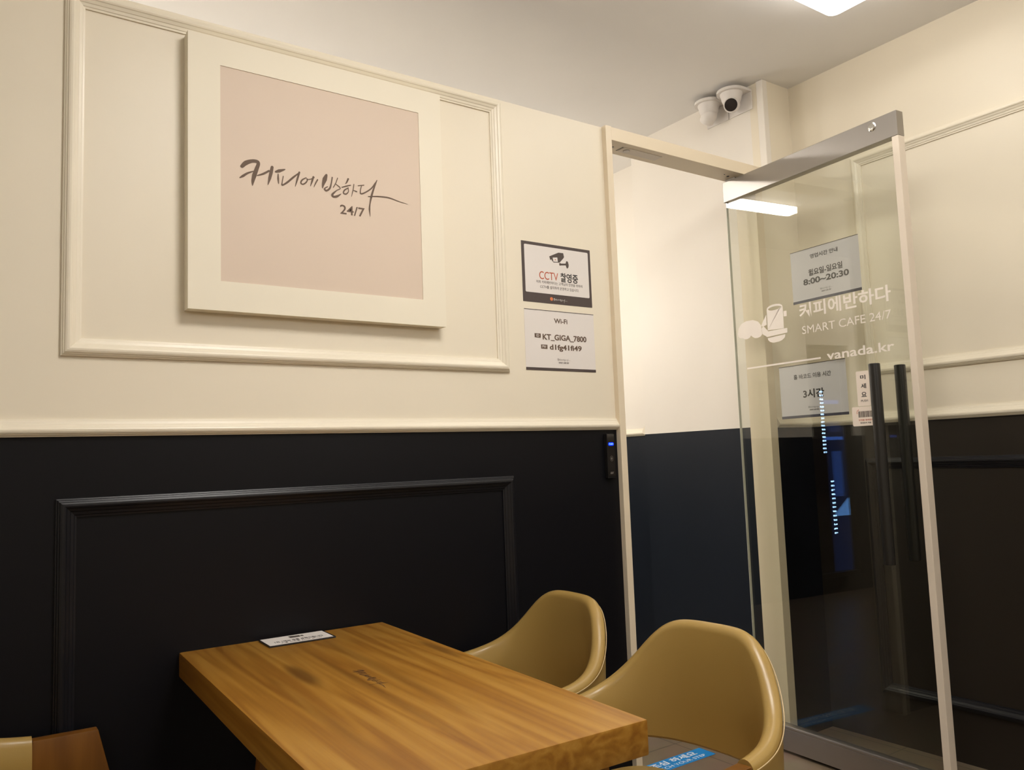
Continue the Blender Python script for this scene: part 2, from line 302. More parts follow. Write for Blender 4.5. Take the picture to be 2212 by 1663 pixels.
# ---------------------------------------------------------------- door frame
FY0, FY1 = 2.099, 2.2015
fr_root = struct(empty('door_2', (1.93, 2.15, 0)))
def child_in(root, o):
    o.parent = root; o.matrix_parent_inverse = Matrix.Translation(-Vector(root.location)); return o
OX0, OX1, OZ = 1.9416, 2.736, 2.298
bm = bmesh.new(); box(bm, (1.914, FY0, 0), (OX0, FY1, ZA + .003), bev=.0015); child_in(fr_root, bmo('left_jamb', bm, FRAMEP))
bm = bmesh.new(); box(bm, (OX1, FY0, 0), (2.781, FY1, ZA), bev=.0015); child_in(fr_root, bmo('right_jamb', bm, FRAMEP))
bm = bmesh.new(); box(bm, (OX0, FY0 + .0005, OZ), (OX1 + .127, FY1, ZA + .001), bev=.0015); child_in(fr_root, bmo('header', bm, FRAMEP))
HS = mat('header_soffit_steel', (.70, .62, .52, 1), .4, metal=.0)
bm = bmesh.new(); box(bm, (OX0 + .09, 2.128, OZ - .0015), (OX0 + .285, 2.172, OZ + .001), bev=.0006); lp = child_in(fr_root, bmo('latch_plate', bm, HS))
bm = bmesh.new(); lathe(bm, [(.013, 0), (.013, .0016), (.010, .0022), (.0, .0022)], (OX0 + .118, 2.150, OZ - .001), (0, 0, -1), 20); child_in(fr_root, bmo('latch_bolt', bm, STEEL_D))
for x, y, r in ((OX0 + .048, 2.150, .006), (OX0 + .245, 2.150, .003), (OX0 + .262, 2.150, .003), (OX1 - .105, 2.150, .006), (OX1 - .135, 2.142, .003)):
    bm = bmesh.new(); lathe(bm, [(r, 0), (r, .0008), (0, .0008)], (x, y, OZ), (0, 0, -1), 14); child_in(fr_root, bmo('screw_hole', bm, DARKP))
bm = bmesh.new(); box(bm, (OX0 + .083, 2.130, OZ - .001), (OX0 + .086, 2.171, OZ + .0005)); child_in(fr_root, bmo('plate_gap', bm, DARKP))
bm = bmesh.new(); box(bm, (OX1 - .075, 2.140, OZ - .006), (OX1 - .006, 2.19, OZ + .001), bev=.002); child_in(fr_root, bmo('top_pivot', bm, STEEL_D))
bm = bmesh.new(); box(bm, (OX0 + .001, 2.150, OZ - .012), (OX0 + .022, 2.185, OZ - .0002), bev=.003); child_in(fr_root, bmo('door_stop', bm, DARKP))
# ---------------------------------------------------------------- the open glass door
HX, HY = 2.65266, 2.19975; DL = .801
du = Vector((-.06762, -.99771, 0)); dn = Vector((-.99771, .06762, 0))      # along the door from its pivot; outward (towards the tables)
door = struct(empty('door_1', (HX, HY, 0)))
FD = Frame((HX, HY, 0), du, (0, 0, 1), dn)                                   # front face of the rails
def dbox(bm, u0, u1, n0, n1, z0, z1, bev=0, mi=0):
    M = Matrix(((du.x, dn.x, 0, HX), (du.y, dn.y, 0, HY), (0, 0, 1, 0), (0, 0, 0, 1)))
    box(bm, (u0, n0, z0), (u1, n1, z1), mi, bev, M)
def dchild(name, bm, m, smooth=False): return child_in(door, bmo(name, bm, m, None, smooth))
bm = bmesh.new(); dbox(bm, 0, DL, -.037, 0, 2.201, 2.287, .0015); dchild('top_rail', bm, STEEL)
bm = bmesh.new(); dbox(bm, 0, DL, -.037, 0, .012, .092, .0015); dbox(bm, 0, DL, -.0365, .0005, .092, .104, .004); dchild('bottom_rail', bm, STEEL_D)
bm = bmesh.new(); dbox(bm, .003, DL - .02, -.0245, -.0125, .100, 2.205); glass = dchild('glass_pane', bm, GLASS)
bm = bmesh.new(); dbox(bm, DL - .0245, DL, -.0365, -.0005, .104, 2.2005, .003); dchild('edge_stile', bm, STILE)
bm = bmesh.new(); dbox(bm, .0015, .0029, -.0245, -.0125, .104, 2.2005); dchild('polished_edge', bm, mat('polished_glass_edge', (.50, .50, .44, 1), .3))
bm = bmesh.new(); lathe(bm, [(.0155, 0), (.0155, .0015), (.012, .004), (.007, .0045), (0, .0045)], FD.P(.708, 2.262, 0), dn, 28); dchild('lock_cover', bm, CHROME, True)
for side, off in (('front', .052), ('back', -.089)):
    bm = bmesh.new(); r = .0185
    pr = [(.0, 0), (r - .002, 0), (r, .002), (r, .669), (r - .002, .671), (0, .671)]
    lathe(bm, pr, FD.P(.681, .763, off), (0, 0, 1), 32)
    hb = dchild('pull_handle', bm, BLACKM, True)
    for z in (.925, 1.272):
        bm = bmesh.new(); g = -.0125 if side == 'front' else -.0245
        tube(bm, [FD.P(.681, z, g), FD.P(.681, z, off)], .0095, 20); s_ = bmo('standoff', bm, BLACKM, None, True); s_.parent = hb; s_.matrix_parent_inverse = Matrix.Translation(-Vector(door.location))
        bm = bmesh.new(); sg = 1 if side == 'front' else -1
        lathe(bm, [(0, 0), (.0135, 0), (.0135, .004), (.011, .006), (0, .006)], FD.P(.681, z, g), dn * sg, 28); s_ = bmo('washer', bm, CHROME, None, True); s_.parent = hb; s_.matrix_parent_inverse = Matrix.Translation(-Vector(door.location))
# vinyl lettering on the glass (front side)
FG = Frame(FD.P(0, 0, -.0125), du, (0, 0, 1), dn)
def dtext(name, body, x0, x1, y0, y1, m=DECAL, bold=0, n=.0007): return child_in(door, flat_text(name, body, FG, x0, x1, y0, y1, m, None, bold, n))
dtext('shop_name_lettering', '커피에반하다', .338, .721, 1.648, 1.705, bold=.022)
dtext('tagline_lettering', 'SMART CAFE 24/7', .346, .716, 1.588, 1.618)
dtext('website_lettering', 'vanada.kr', .447, .718, 1.477, 1.510, bold=.014)
bm = bmesh.new(); poly(bm, FG, [(.062, 1.4865), (.420, 1.4855), (.420, 1.492), (.062, 1.493)]); dchild('vinyl_line', bm, DECAL)
bm = bmesh.new()
def mm(L): return [(a / 1000, b / 1000) for a, b in L]
# mug with an open rim
mug = mm([(181, 1629), (182, 1713), (186, 1719), (196, 1724), (212, 1727), (230, 1727), (248, 1724), (258, 1718), (262, 1710), (261, 1625)])
rim_in = mm([(188, 1712), (196, 1716), (212, 1719), (230, 1719), (246, 1716), (255, 1711), (246, 1706), (228, 1704), (208, 1704), (194, 1707)])
def ringpoly(bm, fr, outer, inner, n=.0007):
    # split the shape in a left and right half around the hole
    cx = sum(p[0] for p in inner) / len(inner)
    top = max(p[1] for p in outer)
    lo = [p for p in outer if p[0] <= cx]; hi = [p for p in outer if p[0] > cx]
    it = sorted([p for p in inner], key=lambda p: p[0])
    up = [p for p in it if p[1] >= 1.7115]; dn_ = [p for p in it if p[1] < 1.7115]
    # upper band
    ou = [p for p in outer if p[1] > 1.70]; ou.sort(key=lambda p: p[0])
    poly(bm, fr, ou + up[::-1], n)
    # body
    poly(bm, fr, [outer[0], (outer[1][0], 1.7121), (up[0][0], 1.7121)] + sorted(dn_, key=lambda p: p[0]) + [(up[-1][0], 1.7109), (outer[-2][0], 1.7109), outer[-1]], n)
ringpoly(bm, FG, mug, rim_in)
poly(bm, FG, mm([(264, 1671), (264, 1692), (279, 1691), (278, 1670)]))
poly(bm, FG, mm([(183, 1625), (277, 1624), (276, 1606), (176, 1603), (153, 1619), (150, 1640), (160, 1650)]))
poly(bm, FG, mm([(178, 1598), (266, 1601), (262, 1589), (250, 1581), (236, 1577), (206, 1576), (190, 1581), (181, 1589)]))
poly(bm, FG, mm([(152, 1618), (143, 1610), (128, 1607), (114, 1608), (100, 1616), (94, 1622), (88, 1614), (74, 1610), (60, 1611), (48, 1618), (36, 1619), (27, 1626), (24, 1636), (30, 1660), (46, 1676), (72, 1684), (109, 1683), (135, 1672), (149, 1655), (150, 1640)]), n=.0012)
poly(bm, FG, mm([(150, 1652), (160, 1668), (178, 1692), (178, 1652), (160, 1648)]), n=.0014)
dchild('mug_logo', bm, DECAL)
# ---------------------------------------------------------------- printed notices
def notice(name, fr, x0, x1, y0, y1, paper, label, cat='sign', n0=.0, back=False, t=.0006):
    """a sheet whose printed side faces fr.en; returns an empty at its lower left with the sheet as first child"""
    root = empty(name, fr.P(x0, y0, n0)); tag(root, label, cat)
    bm = bmesh.new(); poly(bm, fr, rrect(x0, x1, y0, y1, .0015, 2), n0 + t, t); add(root, bmo('paper_sheet', bm, paper))
    return root
def add(root, o): o.parent = root; o.matrix_parent_inverse = Matrix.Translation(-Vector(root.location)); return o
def nt_text(root, body, fr, x0, x1, y0, y1, m, n, bold=0, name='lettering', italic=0): return add(root, flat_text(name, body, fr, x0, x1, y0, y1, m, None, bold, n, 0, italic))
def band(root, fr, x0, x1, y0, y1, m, n, name='printed_band'):
    bm = bmesh.new(); poly(bm, fr, [(x0, y0), (x1, y0), (x1, y1), (x0, y1)], n, .0003); return add(root, bmo(name, bm, m))
def small_logo(root, fr, x0, y0, wd, m, m2, n, sub=True):
    add(root, script_logo('script_logo', fr, x0, y0 + wd * .08, wd / .491, m, None, n, 1.5))
    if sub: nt_text(root, 'SMART CAFE 24/7', fr, x0 + wd * .1, x0 + wd * .85, y0 - wd * .06, y0 + wd * .03, m2, n)
# CCTV notice on the cream wall
x0, x1, y0, y1 = 1.532, 1.829, 1.674, 1.879
s = notice('cctv_notice', FA, x0, x1, y0, y1, BAR, 'landscape notice with dark border and camera picture, upper of the two sheets beside the doorway')
bm = bmesh.new(); poly(bm, FA, rrect(x0 + .0115, x1 - .0105, y0 + .033, y1 - .0105, .004, 4), .0010, .0003); add(s, bmo('white_field', bm, PAPER))
N1 = .0014
nt_text(s, 'CCTV', FA, 1.602, 1.682, 1.755, 1.782, RED, N1)
nt_text(s, '촬영중', FA, 1.692, 1.769, 1.753, 1.785, INKD, N1, .02)
nt_text(s, '저희 커피에반하다는 고객님의 안전을 위하여', FA, 1.588, 1.787, 1.7405, 1.7505, INK, N1)
nt_text(s, 'CCTV를 설치하여 운영하고 있습니다.', FA, 1.604, 1.771, 1.724, 1.7345, INK, N1)
bm = bmesh.new()
def cp(L): return [(x0 + (a - 150) / 1540 * .297, y1 - b / 1370 * .205 - .0) for a, b in L]
# camera pictogram: hood, face, arm, wall plate  (units: 1540 x 1370 over the sheet)
poly(bm, FA, cp([(750, 280), (955, 165), (1065, 160), (1080, 245), (1070, 275), (975, 395), (840, 410), (812, 375), (790, 340), (770, 368)]), N1, .0003)
poly(bm, FA, cp([(960, 420), (990, 395), (1000, 412), (1110, 398), (1125, 348), (1140, 335), (1165, 350), (1180, 420), (1172, 478), (1148, 510), (1130, 500), (1112, 440), (990, 458), (975, 470)]), N1, .0003)
add(s, bmo('camera_pictogram', bm, INK))
bm = bmesh.new(); poly(bm, FA, cp([(822, 300), (925, 282), (935, 385), (836, 392)]), N1 + .0004, .0003); add(s, bmo('pictogram_face', bm, PAPER))
bm = bmesh.new(); poly(bm, FA, cp([(868, 332), (886, 330), (888, 352), (870, 354)]), N1 + .0008, .0003); add(s, bmo('pictogram_light', bm, RED))
bm = bmesh.new(); poly(bm, FA, [(1.650 + .0062 * math.cos(a), 1.6905 + .0062 * math.sin(a)) for a in [i * math.pi / 10 for i in range(20)]], N1, .0003); add(s, bmo('orange_dot', bm, ORANGE))
add(s, script_logo('script_logo', FA, 1.658, 1.6845, .125, WHITEP, None, N1, 1.6))
# Wi-Fi notice
x0, x1, y0, y1 = 1.5335, 1.832, 1.446, 1.6505
s = notice('wifi_notice', FA, x0, x1, y0, y1, PAPER, 'white Wi-Fi password sheet with a dark bottom band, taped below the CCTV notice')
band(s, FA, x0, x1, y0, y0 + .0095, BAR, .0011); band(s, FA, x0 + .0, x1 - .0, y1 - .0025, y1 - .0004, BAR, .0011)
nt_text(s, 'Wi-Fi', FA, 1.657, 1.714, 1.608, 1.6245, INKB, .0012, .02)
nt_text(s, 'KT_GIGA_7800', FA, 1.606, 1.795, 1.547, 1.5695, INKB, .0012, .028)
nt_text(s, 'd1fg41fi49', FA, 1.634, 1.772, 1.512, 1.5355, INKB, .0012, .028)
band(s, FA, 1.573, 1.598, 1.5555, 1.5695, INKB, .0012, 'field_tag'); nt_text(s, 'ID', FA, 1.580, 1.591, 1.558, 1.567, PAPER, .0015)
band(s, FA, 1.598, 1.624, 1.519, 1.533, INKB, .0012, 'field_tag'); nt_text(s, 'PW', FA, 1.603, 1.619, 1.5215, 1.5305, PAPER, .0015)
small_logo(s, FA, 1.664, 1.475, .058, INK, INK, .0012)
# notices taped to the inner side of the glass, read through it
FI = Frame(FD.P(0, 0, -.0245), du, (0, 0, 1), dn)     # inner glass face, print faces outward through the glass
def inner_sheet(name, x0, x1, y0, y1, label):
    root = empty(name, FI.P(x0, y0, -.003)); tag(root, label, 'sign')
    bm = bmesh.new(); poly(bm, FI, [(x0, y0), (x1, y0), (x1, y1), (x0, y1)], -.0026, .0004); add(root, bmo('paper_sheet', bm, PAPER2))
    band(root, FI, x0, x1, y0, y0 + .010, BARB, -.0020); band(root, FI, x0, x1, y1 - .002, y1, INK, -.0020)
    return root
s = inner_sheet('opening_hours_notice', .302, .602, 1.7095, 1.9125, 'white opening hours sheet, upper of two papers on the glass door')
nt_text(s, '영업시간 안내', FI, .393, .515, 1.871, 1.888, INKD, -.0020, .012)
nt_text(s, '월요일-일요일', FI, .381, .530, 1.806, 1.831, INKD, -.0020, .022)
nt_text(s, '8:00~20:30', FI, .355, .555, 1.7745, 1.7975, INKD, -.0020, .028)
small_logo(s, FI, .428, 1.739, .056, INK, INK, -.0020)
s = inner_sheet('time_limit_notice', .2105, .512, 1.273, 1.4765, 'sheet reading 3시간, lower of the two papers on the glass door')
nt_text(s, '홀 바코드 이용 시간', FI, .279, .448, 1.421, 1.440, INKD, -.0020, .012)
nt_text(s, '3시간', FI, .318, .413, 1.346, 1.380, INKD, -.0020, .026)
small_logo(s, FI, .337, 1.302, .057, INK, INK, -.0020)
# stickers on the outer face of the glass
def sticker(name, x0, x1, y0, y1, r, label):
    root = empty(name, FG.P(x0, y0, .0002)); tag(root, label, 'sticker')
    bm = bmesh.new(); poly(bm, FG, rrect(x0, x1, y0, y1, r), .0010, .0008); add(root, bmo('sticker_sheet', bm, STICKW)); return root
s = sticker('push_sticker', .562, .613, 1.2975, 1.4205, .004, 'narrow upright white push sticker left of the black door handles')
for ch, ya, yb in (('미', 1.391, 1.4065), ('세', 1.359, 1.3765), ('요', 1.3295, 1.3465)): nt_text(s, ch, FG, .5785, .5995, ya, yb, INKD, .0014, .02)
nt_text(s, 'PUSH', FG, .5755, .6025, 1.312, 1.3195, INKD, .0014)
s = sticker('barcode_sticker', .536, .624, 1.228, 1.2955, .005, 'white sticker with a barcode and red print, below the push sticker')
bm = bmesh.new(); x = .5605; random.seed(8)
while x < .617:
    wdt = random.choice((.0009, .0013, .002, .0028)); poly(bm, FG, [(x, 1.258), (x + wdt, 1.258), (x + wdt, 1.2795), (x, 1.2795)], .0013, .0003); x += wdt + random.choice((.0008, .0012, .0018))
add(s, bmo('barcode', bm, INK))
nt_text(s, '부착물 절대금지', FG, .560, .6175, 1.2455, 1.2515, RED, .0014, .01); nt_text(s, '방범장치 작동', FG, .5665, .609, 1.2355, 1.2415, INKD, .0014, .01)
bm = bmesh.new()
for a in (100, 125, 150, 175, 200):
    ca, sa = math.cos(math.radians(a)), math.sin(math.radians(a)); c = (.564, 1.2755)
    poly(bm, FG, [(c[0] + .007 * ca - .0008 * sa, c[1] + .007 * sa + .0008 * ca), (c[0] + .011 * ca - .0008 * sa, c[1] + .011 * sa + .0008 * ca), (c[0] + .011 * ca + .0008 * sa, c[1] + .011 * sa - .0008 * ca), (c[0] + .007 * ca + .0008 * sa, c[1] + .007 * sa - .0008 * ca)], .0013, .0003)
add(s, bmo('red_rays', bm, RED))
# ---------------------------------------------------------------- framed shop sign
sign = empty('wall_sign', (.472, YA, 1.5605)); tag(sign, 'large square cream box sign with taupe panel and brushed lettering', 'picture')
px0, px1, pz0, pz1 = .472, 1.2135, 1.5605, 2.2865; YP = YA - .042
bm = bmesh.new()
ax0, ax1, az0, az1 = .5525, 1.1365, 1.6375, 2.2125
box(bm, (px0, YP, pz0), (px1, YP + .018, az0)); box(bm, (px0, YP, az1), (px1, YP + .018, pz1)); box(bm, (px0, YP, az0), (ax0, YP + .018, az1)); box(bm, (ax1, YP, az0), (px1, YP + .018, az1))
bmesh.ops.remove_doubles(bm, verts=bm.verts, dist=1e-5)
add(sign, bmo('face_frame', bm, BOARD))
bm = bmesh.new(); box(bm, (px0 + .0005, YP + .018, pz0 + .0005), (px1 - .0005, YA - .0001, pz1 - .0005)); add(sign, bmo('box_body', bm, BOARD))
bm = bmesh.new(); box(bm, (ax0, YP + .002, az0), (ax1, YP + .012, az1)); add(sign, bmo('printed_panel', bm, CARD))
FP = Frame((0, YP + .002, 0), (1, 0, 0), (0, 0, 1), (0, -1, 0))
add(sign, script_logo('brushed_lettering', FP, .550 + .052, 1.640 + .262, 1.0, INKB, None, .0006, 1.45))
nt_text(sign, '24/7', FP, .880, .955, 1.862, 1.889, INKB, .0006, .01)
# ---------------------------------------------------------------- exit button on the navy wall
eb = empty('exit_button', (1.853, YA, 1.079)); tag(eb, 'slim black exit button with a lit blue word, on the navy wall', 'button')
bm = bmesh.new(); box(bm, (1.853, YA - .016, 1.079), (1.888, YA, 1.232), bev=.002); add(eb, bmo('housing', bm, DARKP))
bm = bmesh.new(); box(bm, (1.8545, YA - .0175, 1.0865), (1.8865, YA - .0158, 1.2305), bev=.0006); add(eb, bmo('glass_front', bm, mat('black_glass', (.020, .017, .015, 1), .06)))
FE = Frame((0, YA - .0175, 0), (1, 0, 0), (0, 0, 1), (0, -1, 0))
bm = bmesh.new(); poly(bm, FE, rrect(1.8578, 1.8832, 1.1905, 1.2025, .005), .0005, .0004); add(eb, bmo('blue_display', bm, emis('blue_display', (.0, .035, 1, 1), 1.2)))
nt_text(eb, 'PUSH', FE, 1.8605, 1.8805, 1.1935, 1.1998, emis('blue_word', (.25, .5, 1, 1), 1.6), .0010, .01, italic=.3)
bm = bmesh.new()
for r0, r1 in ((.0072, .0062), (.0035, .0)):
    o_ = [(1.8705 + r0 * math.cos(a), 1.1465 + r0 * 1.3 * math.sin(a)) for a in [i * math.pi / 14 for i in range(28)]]
    if r1:
        i_ = [(1.8705 + r1 * math.cos(a), 1.1465 + r1 * 1.3 * math.sin(a)) for a in [i * math.pi / 14 for i in range(28)]]
        vo = [bm.verts.new(FE.P(x, y, .0005)) for x, y in o_]; vi = [bm.verts.new(FE.P(x, y, .0005)) for x, y in i_]
        for k in range(28): bm.faces.new((vo[k], vo[(k + 1) % 28], vi[(k + 1) % 28], vi[k]))
    else: poly(bm, FE, o_, .0005, .0003)
add(eb, bmo('sensor_ring', bm, mat('grey_ring', (.16, .14, .12, 1), .4)))
nt_text(eb, 'EXIT', FE, 1.8625, 1.8775, 1.0935, 1.1005, mat('grey_print', (.30, .27, .24, 1), .5), .0005, .01, italic=.3)
# ---------------------------------------------------------------- small ceiling cameras on brackets
def cctv(yc, aim, label, zt=2.743):
    root = empty('security_camera', (XV, yc, zt)); tag(root, label, 'camera', 'security cameras above the doorway')
    bm = bmesh.new(); r = .0635; cxx = XV - .062
    out = [(XV - .0005, yc + r), (cxx, yc + r)] + [(cxx + r * math.cos(a), yc + r * math.sin(a)) for a in [math.pi / 2 + i * math.pi / 20 for i in range(1, 20)]] + [(cxx, yc - r), (XV - .0005, yc - r)]
    prism(bm, [(x, y, zt - .012) for x, y in out], (0, 0, .012), bev=.0015)
    add(root, bmo('bracket_shelf', bm, WHITEP))
    bm = bmesh.new(); box(bm, (XV - .007, yc - r, 2.653), (XV - .0004, yc + r, zt - .012), bev=.001); add(root, bmo('bracket_plate', bm, WHITEP))
    c = Vector((cxx, yc, zt - .012))
    bm = bmesh.new(); lathe(bm, [(.0, 0), (.049, 0), (.049, .004), (.046, .012), (.042, .030), (.037, .042), (.030, .047), (0, .047)], c, (0, 0, -1), 40); add(root, bmo('dome_housing', bm, WHITEP, None, True))
    bc = c - Vector((0, 0, .048)); a = Vector(aim).normalized()
    bm = bmesh.new(); R_ = .036
    prof = [(R_ * math.sin(t), -R_ * math.cos(t)) for t in [i * math.pi / 24 for i in range(1, 15)]] + [(.034, .018), (.033, .030), (.0315, .034), (.0, .034)]
    lathe(bm, prof, bc, a, 40); add(root, bmo('eyeball', bm, WHITEP, None, True))
    bm = bmesh.new(); lathe(bm, [(0, .0338), (.0275, .0338), (.0275, .0352), (0, .0358)], bc, a, 36); add(root, bmo('lens_window', bm, mat('dark_lens', (.035, .028, .026, 1), .12)))
    return root
cctv(2.2415, (-.82, -.52, -.42), 'white dome security camera with dark lens facing the room, nearer of two')
cctv(2.372, (.25, .75, -.6), 'white dome security camera turned away, farther of the pair on the wall')
# ---------------------------------------------------------------- ceiling lamps, and fill lamps added out of view
WARM = (1, .955, .90, 1)
def panel_lamp(x0, x1, y0, y1, strength, label, col=WARM, group='square lamps on the cafe ceiling', t=.045):
    root = empty('ceiling_light', ((x0 + x1) / 2, (y0 + y1) / 2, ZC)); tag(root, label, 'light', group)
    r = .03 if x1 - x0 > .2 and y1 - y0 > .2 else .012
    bm = bmesh.new(); prism(bm, [(x, y, ZC - .012) for x, y in rrect(x0 + .008, x1 - .008, y0 + .008, y1 - .008, r)], (0, 0, .0118)); add(root, bmo('lamp_base', bm, WHITEP))
    bm = bmesh.new(); prism(bm, [(x, y, ZC - t) for x, y in rrect(x0, x1, y0, y1, r)], (0, 0, t - .0122)); add(root, bmo('diffuser', bm, emis('lamp_diffuser', col, strength)))
    return root
panel_lamp(2.0, 2.526, 1.037, 1.563, LAMP_ROOM, 'bright square ceiling lamp by the glass door', t=.09)
panel_lamp(.75, 1.28, .4, .93, LAMP_TABLE, 'square ceiling lamp over the tables behind the camera')
panel_lamp(-2.0, -1.47, -1.6, -1.07, LAMP_REAR, 'square ceiling lamp in the far rear of the cafe')
panel_lamp(1.2, 1.73, -2.1, -1.57, LAMP_REAR, 'square ceiling lamp near the rear right corner')
panel_lamp(.935, 1.465, 3.42, 3.51, LAMP_HALL, 'long narrow ceiling lamp in the hall, reflected in the glass door', (1, .93, .86, 1), 'hall lamps', .05)
panel_lamp(-.9, -.37, 3.42, 3.51, LAMP_HALL, 'narrow fill lamp added unseen at the far left of the hall', (1, .93, .86, 1), 'hall lamps', .05)  # second hall strip, added out of view to brighten the hall
def globe(x, y, z, r, strength, label, col=WARM):  # globes added out of view to lift the ceilings and walls
    root = empty('fill_globe', (x, y, ZC)); tag(root, label, 'light', 'added fill globes')
    bm = bmesh.new(); lathe(bm, [(0, 0), (.05, 0), (.05, .02), (.012, .03), (0, .03)], (x, y, ZC - .0005), (0, 0, -1), 24); add(root, bmo('ceiling_rose', bm, BLACKM, None, True))
    bm = bmesh.new(); tube(bm, [(x, y, ZC - .02), (x, y, z + r + .03)], .003, 8); tube(bm, [(x, y, z + r - .01), (x, y, z + r + .04)], .02, 16); add(root, bmo('cord', bm, BLACKM))
    bm = bmesh.new(); bmesh.ops.create_uvsphere(bm, u_segments=32, v_segments=16, radius=r, matrix=Matrix.Translation((x, y, z))); add(root, bmo('globe', bm, emis('globe_glow', col, strength), None, True))
globe(-1.05, 3.3, 2.1, .15, FILL_GLOBE_HALL * 1.4, 'unseen added fill globe at the left end of the hall', (1, .95, .88, 1))
globe(2.15, 3.75, 2.0, .15, FILL_GLOBE_HALL * 1.35, 'unseen added fill globe at the right end of the hall', (1, .95, .88, 1))
globe(.30, 3.05, 1.80, .15, FILL_GLOBE_HALL, 'unseen added fill globe in the middle of the hall', (1, .95, .88, 1))
globe(-1.1, -.9, 2.05, .15, FILL_GLOBE, 'unseen added fill globe over the rear left of the cafe')
globe(2.0, -.7, 2.1, .15, FILL_GLOBE, 'unseen added fill globe over the rear right of the cafe')
# ---------------------------------------------------------------- window at the end of the hall and the blue lights outside
win = struct(empty('window_1', (WX0, YOUT, WZ0)))
bm = bmesh.new()
for a, b in (((WX0, YOUT + .02, WZ0), (WX0 + .025, YOUT + .07, WZ1)), ((WX1 - .025, YOUT + .02, WZ0), (WX1, YOUT + .07, WZ1)), ((WX0, YOUT + .02, WZ0), (WX1, YOUT + .07, WZ0 + .03)), ((WX0, YOUT + .02, WZ1 - .03), (WX1, YOUT + .07, WZ1))): box(bm, a, b)
add(win, bmo('window_frame', bm, BLACKM))
bm = bmesh.new(); box(bm, (WX0 + .02, YOUT + .042, WZ0 + .02), (WX1 - .02, YOUT + .048, WZ1 - .02)); add(win, bmo('window_pane', bm, glass_mat('window_glass', (.96, .97, .97, 1))))
BULB = emis('blue_white_bulb', (.35, .6, 1, 1), 60)
def led_string(x, y, z0, z1, n, label):
    root = empty('light_string', (x, y, z1)); tag(root, label, 'string light', 'light strings outside the hall window')
    bm = bmesh.new(); tube(bm, [(x, y, z0), (x, y, z1)], .003, 8); add(root, bmo('cable', bm, BLACKM))
    first = None
    for i in range(n):
        zz = z0 + (z1 - z0) * (i + .5) / n
        if first is None:
            bm = bmesh.new(); bmesh.ops.create_icosphere(bm, subdivisions=1, radius=.0085); first = bmo('bulb', bm, BULB); o_ = first
        else: o_ = first.copy(); C.objects.link(o_)
        add(root, o_); o_.location = (x + .008, y - .008, zz)
    return root
led_string(-.59, 4.70, 1.10, 1.66, 17, 'upper string of small blue-white bulbs outside the hall window')
led_string(-.655, 4.70, .40, .88, 13, 'lower string of small blue-white bulbs outside the hall window')
ob = empty('light_board', (-1.1, 5.15, 0)); tag(ob, 'blue lit board added outside the hall window for its reflection in the door', 'sign')  # lit board added and shaped to give the blue reflection in the door
bm = bmesh.new(); box(bm, (-1.42, 5.06, 0), (-.84, 5.3, 2.1), bev=.01); add(ob, bmo('cabinet', bm, mat('dark_blue_cabinet', (.01, .02, .06, 1), .4)))
for z0, z1, x0, x1, st in ((.02, 1.35, -1.25, -1.02, .30), (.70, 1.12, -1.19, -1.07, 1.6), (1.225, 1.255, -1.22, -1.0, 4.0), (1.565, 1.60, -1.20, -1.0, 3.0), (1.30, 1.40, -1.2, -1.04, .7)):
    bm = bmesh.new(); box(bm, (x0, 5.05 - st * .002, z0), (x1, 5.061, z1)); add(ob, bmo('lit_panel', bm, emis('blue_panel', (.07, .22, .9, 1), st)))
bm = bmesh.new(); prism(bm, [(-1.28, 5.04, .52), (-1.03, 5.04, .52), (-1.24, 5.04, .68), (-1.28, 5.04, .68)], (0, .02, 0)); add(ob, bmo('lit_wedge', bm, emis('blue_wedge', (.16, .42, 1, 1), 5)))
# ---------------------------------------------------------------- table
TW, TL, TH, TT = .534, 1.088, .7187, .058
tang = math.radians(-1.9)
table = empty('cafe_table', (.7105, 1.572, 0), tang)
tag(table, 'thick-topped wooden cafe table with a small notice card, against the navy wall', 'table')
bm = bmesh.new(); box(bm, (-TW / 2, -TL / 2, TH - TT), (TW / 2, TL / 2, TH), bev=.004); bmo('tabletop', bm, TOP_W, table, True)
bm = bmesh.new()
for a, b in (((-TW / 2 + .06, -TL / 2 + .12, TH - TT - .055), (-TW / 2 + .085, TL / 2 - .12, TH - TT)), ((TW / 2 - .085, -TL / 2 + .12, TH - TT - .055), (TW / 2 - .06, TL / 2 - .12, TH - TT)), ((-TW / 2 + .085, -TL / 2 + .12, TH - TT - .055), (TW / 2 - .085, -TL / 2 + .145, TH - TT)), ((-TW / 2 + .085, TL / 2 - .145, TH - TT - .055), (TW / 2 - .085, TL / 2 - .12, TH - TT))): box(bm, a, b)
bmo('apron', bm, EDGE_W, table)
for sx in (-1, 1):
    for sy in (-1, 1):
        bm = bmesh.new(); y = -TL / 2 + .075 if sy < 0 else TL / 2 - .43
        pts = [(sx * .118, y - .016, TH - TT), (sx * .185, y - .016, TH - TT), (sx * .262, y - .016, 0), (sx * .222, y - .016, 0)]
        prism(bm, pts, (0, .032, 0), bev=.003); bmo('leg', bm, EDGE_W, table, True)
FT = Frame(Matrix.Rotation(tang, 4, 'Z') @ Vector((0, 0, TH)) + Vector((.7105, 1.572, 0)), (math.sin(tang), -math.cos(tang), 0), (math.cos(tang), math.sin(tang), 0), (0, 0, 1))
# the shop name branded into the wood, reading towards the near end
bl = script_logo('burnt_lettering', Frame((0, 0, TH), (0, -1, 0), (1, 0, 0), (0, 0, 1)), -.088, -.006, .345, BURN, table, .0004, 2.0)
